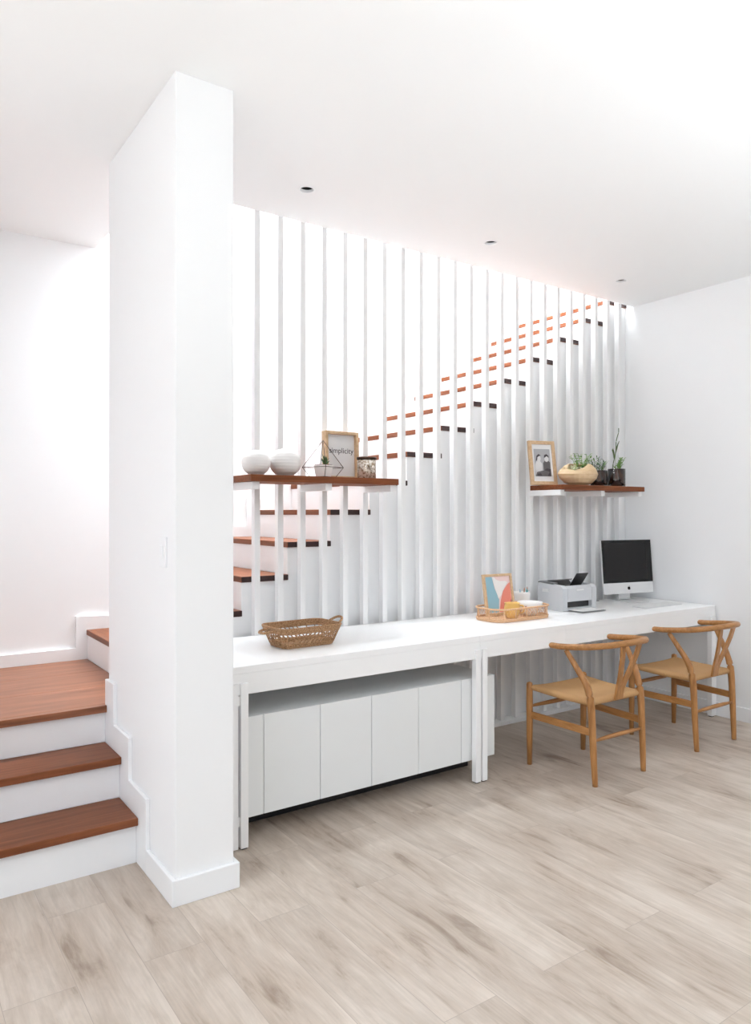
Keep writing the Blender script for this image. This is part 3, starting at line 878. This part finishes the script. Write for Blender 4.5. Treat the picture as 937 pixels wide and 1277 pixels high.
obj('lattice', b, M['rattan'], t)
ZT = ZD + .0125
t = box_frame('picture_frame', .235, .262, .018, .016, .007, M['pale_wood'], M['art_pink'], (3.312, 3.385, ZT), math.radians(-4), math.radians(-10),
              'pale wood frame with a blue, pink and coral abstract print in the tray', 'picture frame')
b = BM(); y = -.0115
flat_poly(b, [(-.098, .02), (-.015, .02), (-.002, .10), (-.03, .17), (-.045, .244), (-.098, .244)], y, 0)
flat_poly(b, [(-.010, .02), (.098, .02), (.098, .205), (.075, .19), (.035, .15), (.008, .09)], y - .0007, 1)
flat_poly(b, [(-.045, .244), (-.028, .172), (-.008, .105), (.016, .125), (.050, .175), (.080, .205), (.060, .215), (.02, .215), (-.012, .225), (-.03, .244)], y - .0014, 2)
flat_poly(b, [(.060, .02), (.098, .02), (.098, .10), (.080, .07)], y - .0014, 3)
obj('artwork', b, [M['art_blue'], M['art_coral'], M['art_white'], M['red_print']], t)

t = thing('mug', 'amber yellow cup standing at the front of the tray', 'cup', (3.290, 3.258, ZT), math.radians(-35))
b = BM(); lathe(b, [(.030, 0), (.034, .004), (.047, .035), (.050, .06), (.046, .088), (.049, .094), (.046, .094), (.043, .086), (.046, .06), (.043, .036), (.030, .01), (.001, .008)], seg=32); obj('body', b, M['yellow'], t)
b = BM(); tube(b, spline([(.046, 0, .078), (.066, 0, .075), (.074, 0, .055), (.066, 0, .035), (.045, 0, .030)], 5), .005, 8); obj('handle', b, M['yellow'], t)

t = thing('patterned_bowl', 'small white bowl with a dark red pattern in the tray', 'bowl', (3.475, 3.285, ZT))
b = BM(); pr = [(.034, 0), (.038, .004), (.060, .025), (.074, .055), (.080, .085), (.077, .085), (.071, .055), (.057, .027), (.03, .010), (.001, .009)]
lathe(b, pr, seg=36); obj('body', b, M['ceramic'], t)
for k in range(26):
    b = BM()
    a = 2 * PI * k / 26 + random.uniform(-.1, .1); z = random.choice((.030, .045, .060)); r = .0605 + (z - .025) * .45
    c = Vector((r * math.cos(a), r * math.sin(a), z)); tang = Vector((-math.sin(a), math.cos(a), 0))
    leafblade(b, c - tang * .006 + Vector((0, 0, -.004)), c + tang * .007 + Vector((0, 0, .006)), .007, up=Vector((math.cos(a), math.sin(a), .01)))
    obj('painted_leaf', b, M['red_print'], t)

t = thing('pencil_mug', 'white mug with coloured pencils standing behind the tray', 'mug', (3.622, 3.50, ZD))
b = BM(); lathe(b, [(.050, 0), (.056, .003), (.056, .120), (.0565, .135), (.053, .135), (.052, .01), (.001, .008)], seg=32); obj('body', b, M['ceramic'], t)
for k, (a, mt) in enumerate(((-1.9, 'stripe_rust'), (-1.4, 'stripe_teal'), (-.9, 'stripe_teal'), (-.4, 'stripe_rust'), (-2.6, 'art_blue'))):
    b = BM(); p0 = Vector((.020 * math.cos(a), .020 * math.sin(a), .012)); p1 = Vector((.041 * math.cos(a), .041 * math.sin(a), .155 - .01 * (k % 3)))
    d = (p1 - p0).normalized(); tube(b, [p0, p1, p1 + d * .012], [.0036, .0036, .0006], 6)
    o = obj('pencil', b, M[mt], None, loc=(3.622, 3.50, ZD))
    tag(o, ['rust coloured pencil at the front left of the white mug', 'teal pencil standing at the front of the white mug', 'teal pencil standing towards the printer side of the white mug', 'rust coloured pencil nearest the printer in the white mug', 'pale blue pencil at the picture frame side of the white mug'][k], 'pencil', 'pencils in the white mug')
# printer
t = thing('laser_printer', 'light grey desktop laser printer with a raised black flap', 'printer', (4.005, 3.44, ZD), math.radians(-2))
b = BM(); w, d, h = .33, .235, .182
poly = [(-w / 2, -d / 2), (w / 2, -d / 2), (w / 2, d / 2), (-w / 2, d / 2)]
# body as a side profile, swept along x; slot opening left in the front
prof = [(-d / 2 + .006, 0), (-d / 2, .012), (-d / 2, h - .030), (-d / 2 + .022, h - .012), (d / 2 - .02, h), (d / 2, h - .01), (d / 2, 0)]
def side(x0, x1, pr): prism_yz(b, pr, x0, x1)
side(-w / 2, -w / 2 + .045, prof); side(w / 2 - .045, w / 2, prof)
zs0, zs1 = .020, .062
box(b, -w / 2 + .045, w / 2 - .045, -d / 2, d / 2, 0, zs0)
prism_yz(b, [(-d / 2, zs1), (-d / 2, h - .030), (-d / 2 + .022, h - .012), (-d / 2 + .03, h - .025), (-d / 2 + .06, h - .06), (d / 2 - .05, h - .03), (d / 2 - .02, h), (d / 2, h - .01), (d / 2, zs1)], -w / 2 + .045, w / 2 - .045)
printer_body = obj('body', b, M['printer'], t, .003)
b = BM(); box(b, -w / 2 + .046, w / 2 - .046, -d / 2 + .03, d / 2 - .02, zs0 + .0005, zs1 - .0005); obj('paper_slot', b, M['printer_dark'], t)
b = BM()
prism_yz(b, [(-d / 2 + .032, h - .024), (-d / 2 + .061, h - .059), (d / 2 - .052, h - .029), (d / 2 - .022, h + .001), (d / 2 - .024, h + .004), (d / 2 - .055, h - .024), (-d / 2 + .062, h - .053), (-d / 2 + .036, h - .02)], -w / 2 + .0455, w / 2 - .0455)
obj('output_tray', b, M['printer_dark'], t)
b = BM(); prism_yz(b, [(-.03, h - .001), (d / 2 - .018, h + .004), (d / 2 - .018, h + .008), (-.03, h + .004)], -w / 2 + .004, -w / 2 + .044)
prism_yz(b, [(d / 2 - .02, h + .0045), (d / 2 - .02, h + .010), (d / 2 - .002, h + .004), (d / 2 - .002, h - .004)], -w / 2 + .004, w / 2 - .004)
obj('lid', b, M['printer_grey'], t, .001)
b = BM(); prism_yz(b, [(-.005, h - .045), (-.082, h + .062), (-.078, h + .066), (.001, h - .041)], .010, .125); obj('flap', b, M['printer_dark'], t, .002)
b = BM(); box(b, -.035, .035, -d / 2 - .0025, -d / 2, h - .048, h - .038); obj('latch', b, M['alu'], printer_body)
b = BM(); box(b, -w / 2 - .0022, -w / 2, .01, .07, h - .062, h - .040); obj('side_grip', b, M['alu'], printer_body)
b = BM(); box(b, -.115, .115, -d / 2 - .125, -d / 2 + .028, .0035, .0075); obj('paper_tray', b, M['printer_grey'], t, .002)
b = BM(); box(b, -.105, .105, -d / 2 - .115, -d / 2 - .004, .009, .013); 
o = obj('paper_stack', b, M['key'], None, loc=(4.005, 3.44, ZD), rot=(0, 0, math.radians(-2))); tag(o, 'white sheets of paper lying on the printer tray', 'paper')

# computer
MX, MY, MA = 4.72, 3.460, math.radians(-10)
t = thing('desktop_computer', 'silver all-in-one computer with a black screen at the end of the desk', 'computer', (MX, MY, ZD), MA)
w, zb, hh = .486, .056, .403
tl = math.radians(-5)
def tilted(name, bmx, mat, bev=0, parent=None):
    # tilt the panel parts back about their lower edge
    R = Matrix.Translation((0, 0, zb)) @ Matrix.Rotation(tl, 4, 'X')
    bmesh.ops.transform(bmx, matrix=R, verts=bmx.verts[:])
    return obj(name, bmx, mat, parent or t, bev)
b = BM(); box(b, -w / 2, w / 2, -.006, .010, 0, hh); 
sec = [(.0101, .03), (.0101, hh - .03), (.034, hh * .72), (.034, hh * .28)]
prism_yz(b, sec, -w * .36, w * .36)
casing = tilted('casing', b, M['alu'], .004)
b = BM(); box(b, -w / 2 + .001, w / 2 - .001, -.0085, -.0062, .083, hh - .001); bezel = tilted('bezel', b, M['bezel'], .001)
b = BM(); box(b, -w / 2 + .021, w / 2 - .021, -.0092, -.0087, .103, hh - .021); tilted('screen', b, M['screen'], parent=bezel)
b = BM()   # round fruit mark with a bite and a leaf
pts = []
for k in range(28):
    a = 2 * PI * k / 28; r = .0125 * (1 + .10 * abs(math.cos(a)) - .12 * max(0, math.cos(a - PI / 2)) ** 6 - .06 * max(0, math.cos(a + PI / 2)) ** 6)
    x, z = r * math.cos(a), r * math.sin(a) * 1.02
    dx, dz = x - .0165, z - .002
    dd = math.hypot(dx, dz)
    if dd < .0065: x, z = .0165 + dx / dd * .0065, .002 + dz / dd * .0065
    pts.append((x, .041 + z))
prism_xz(b, pts, -.0072, -.0061)
prism_xz(b, [(.000, .0545), (.004, .0555), (.0065, .0605), (.0025, .0595)], -.0072, -.0061)
tilted('emblem', b, M['bezel'], parent=casing)
b = BM()
prism_yz(b, [(.030, .012), (.050, .004), (.056, .010), (.052, .10), (.040, .19), (.034, .19), (.044, .10), (.044, .02)], -.055, .055); obj('stand_neck', b, M['alu'], t)
b = BM(); prism_xy(b, rrect(.20, .20, .02), 0, .006)
bmesh.ops.translate(b, verts=b.verts[:], vec=(0, -.018, 0)); obj('stand_foot', b, M['alu'], t, .002)

t = thing('keyboard', 'slim white keyboard lying flat in front of the computer', 'keyboard', (4.645, 3.165, ZD), math.radians(0))
b = BM(); prism_yz(b, [(-.056, 0), (-.056, .004), (.056, .011), (.056, 0)], -.215, .215); obj('base', b, M['alu'], t, .001)
b = BM()
for r in range(5):
    y0 = -.049 + r * .0198
    n = 14 if r else 9
    for c in range(n):
        wk = .40 / n
        x0 = -.2 + c * wk; zc = .0047 + (y0 + .056) / .112 * .007
        box(b, x0 + .0015, x0 + wk - .0015, y0, y0 + .0165, zc, zc + .0028)
obj('keys', b, M['key'], t)
b = BM(); tube(b, spline([(4.215, 3.56, ZD + .004), (4.28, 3.60, ZD + .004), (4.36, 3.585, ZD + .004), (4.44, 3.60, ZD + .004), (4.52, 3.575, ZD + .004)], 6), .0032, 6)
o = obj('power_cord', b, M['printer_grey'], None); tag(o, 'dark power cord on the desk between printer and computer', 'cord')

# ------------------------------------------------------------------ daylight and added fill
SKY = 36.0
BOUNCE = 104
W = bpy.data.worlds.new('daylight'); S.world = W; W.use_nodes = True
wn, wl = W.node_tree.nodes, W.node_tree.links
bg = wn['Background']; bg.inputs['Strength'].default_value = SKY
tc = wn.new('ShaderNodeTexCoord'); sx = wn.new('ShaderNodeSeparateXYZ'); wl.new(tc.outputs['Generated'], sx.inputs[0])
mr = wn.new('ShaderNodeMapRange'); mr.inputs['From Min'].default_value = -1; mr.inputs['From Max'].default_value = 1; wl.new(sx.outputs['Z'], mr.inputs['Value'])
ramp = wn.new('ShaderNodeValToRGB'); wl.new(mr.outputs[0], ramp.inputs['Fac'])
e = ramp.color_ramp.elements
e[0].position = 0; e[0].color = (.062, .063, .066, 1)          # sunlit paving outside
e[1].position = 1; e[1].color = (.90, .96, 1, 1)              # bright zenith
for p, c in ((.47, (.062, .063, .066)), (.52, (.088, .096, .110)), (.80, (.088, .096, .110)), (.90, (.90, .96, 1))):
    q = e.new(p); q.color = (*c, 1)
wl.new(ramp.outputs['Color'], bg.inputs['Color'])
def portal(name, loc, rot, sx, sy):
    l = bpy.data.lights.new(name, 'AREA'); l.shape = 'RECTANGLE'; l.size = sx; l.size_y = sy; l.cycles.is_portal = True
    o = bpy.data.objects.new(name, l); COL.objects.link(o); o.location = loc; o.rotation_euler = rot; return o
portal('window_daylight', (XL - .12, (WL[0] + WL[1]) / 2, (WL[2] + WL[3]) / 2), (0, -PI / 2, 0), WL[3] - WL[2], WL[1] - WL[0])
portal('skylight_daylight', ((PX1 + 6.7) / 2, (YS + YBW) / 2, H_UP + .02), (0, 0, 0), 6.7 - PX1, YBW - YS)

# added fill, no lamp known: three soft lights turned up at the ceiling
for bx, by, en in ((-1.6, .3, BOUNCE * .55), (3.0, -.4, BOUNCE * .70), (.8, -2.4, BOUNCE * .42)):
    l = bpy.data.lights.new('fill_bounce', 'AREA'); l.shape = 'RECTANGLE'; l.size = 2.0; l.size_y = 1.6; l.energy = en; l.spread = math.radians(160); l.color = (.87, .945, 1)
    o = bpy.data.objects.new('fill_bounce', l); COL.objects.link(o); o.location = (bx, by, 1.15); o.rotation_euler = (PI, 0, 0)

# ------------------------------------------------------------------ camera
cam = bpy.data.cameras.new('camera'); co = bpy.data.objects.new('camera', cam); COL.objects.link(co)
co.location = (0, 0, 1.45); co.rotation_euler = (PI / 2, 0, -math.atan2(.57151317, .8205929))
cam.sensor_fit = 'HORIZONTAL'; cam.sensor_width = 36; cam.lens = 36 * 918.47 / 937
cam.shift_x = (468.5 - 470) / 937; cam.shift_y = (639.535 - 638.5) / 937
cam.clip_start = .05
S.camera = co
S.cycles.use_denoising = True
S.cycles.max_bounces = 12; S.cycles.diffuse_bounces = 8; S.cycles.transmission_bounces = 8
S.view_settings.view_transform = 'Standard'; S.view_settings.look = 'None'
S.view_settings.gamma = 1; S.view_settings.exposure = .10; S.view_settings.use_curve_mapping = False
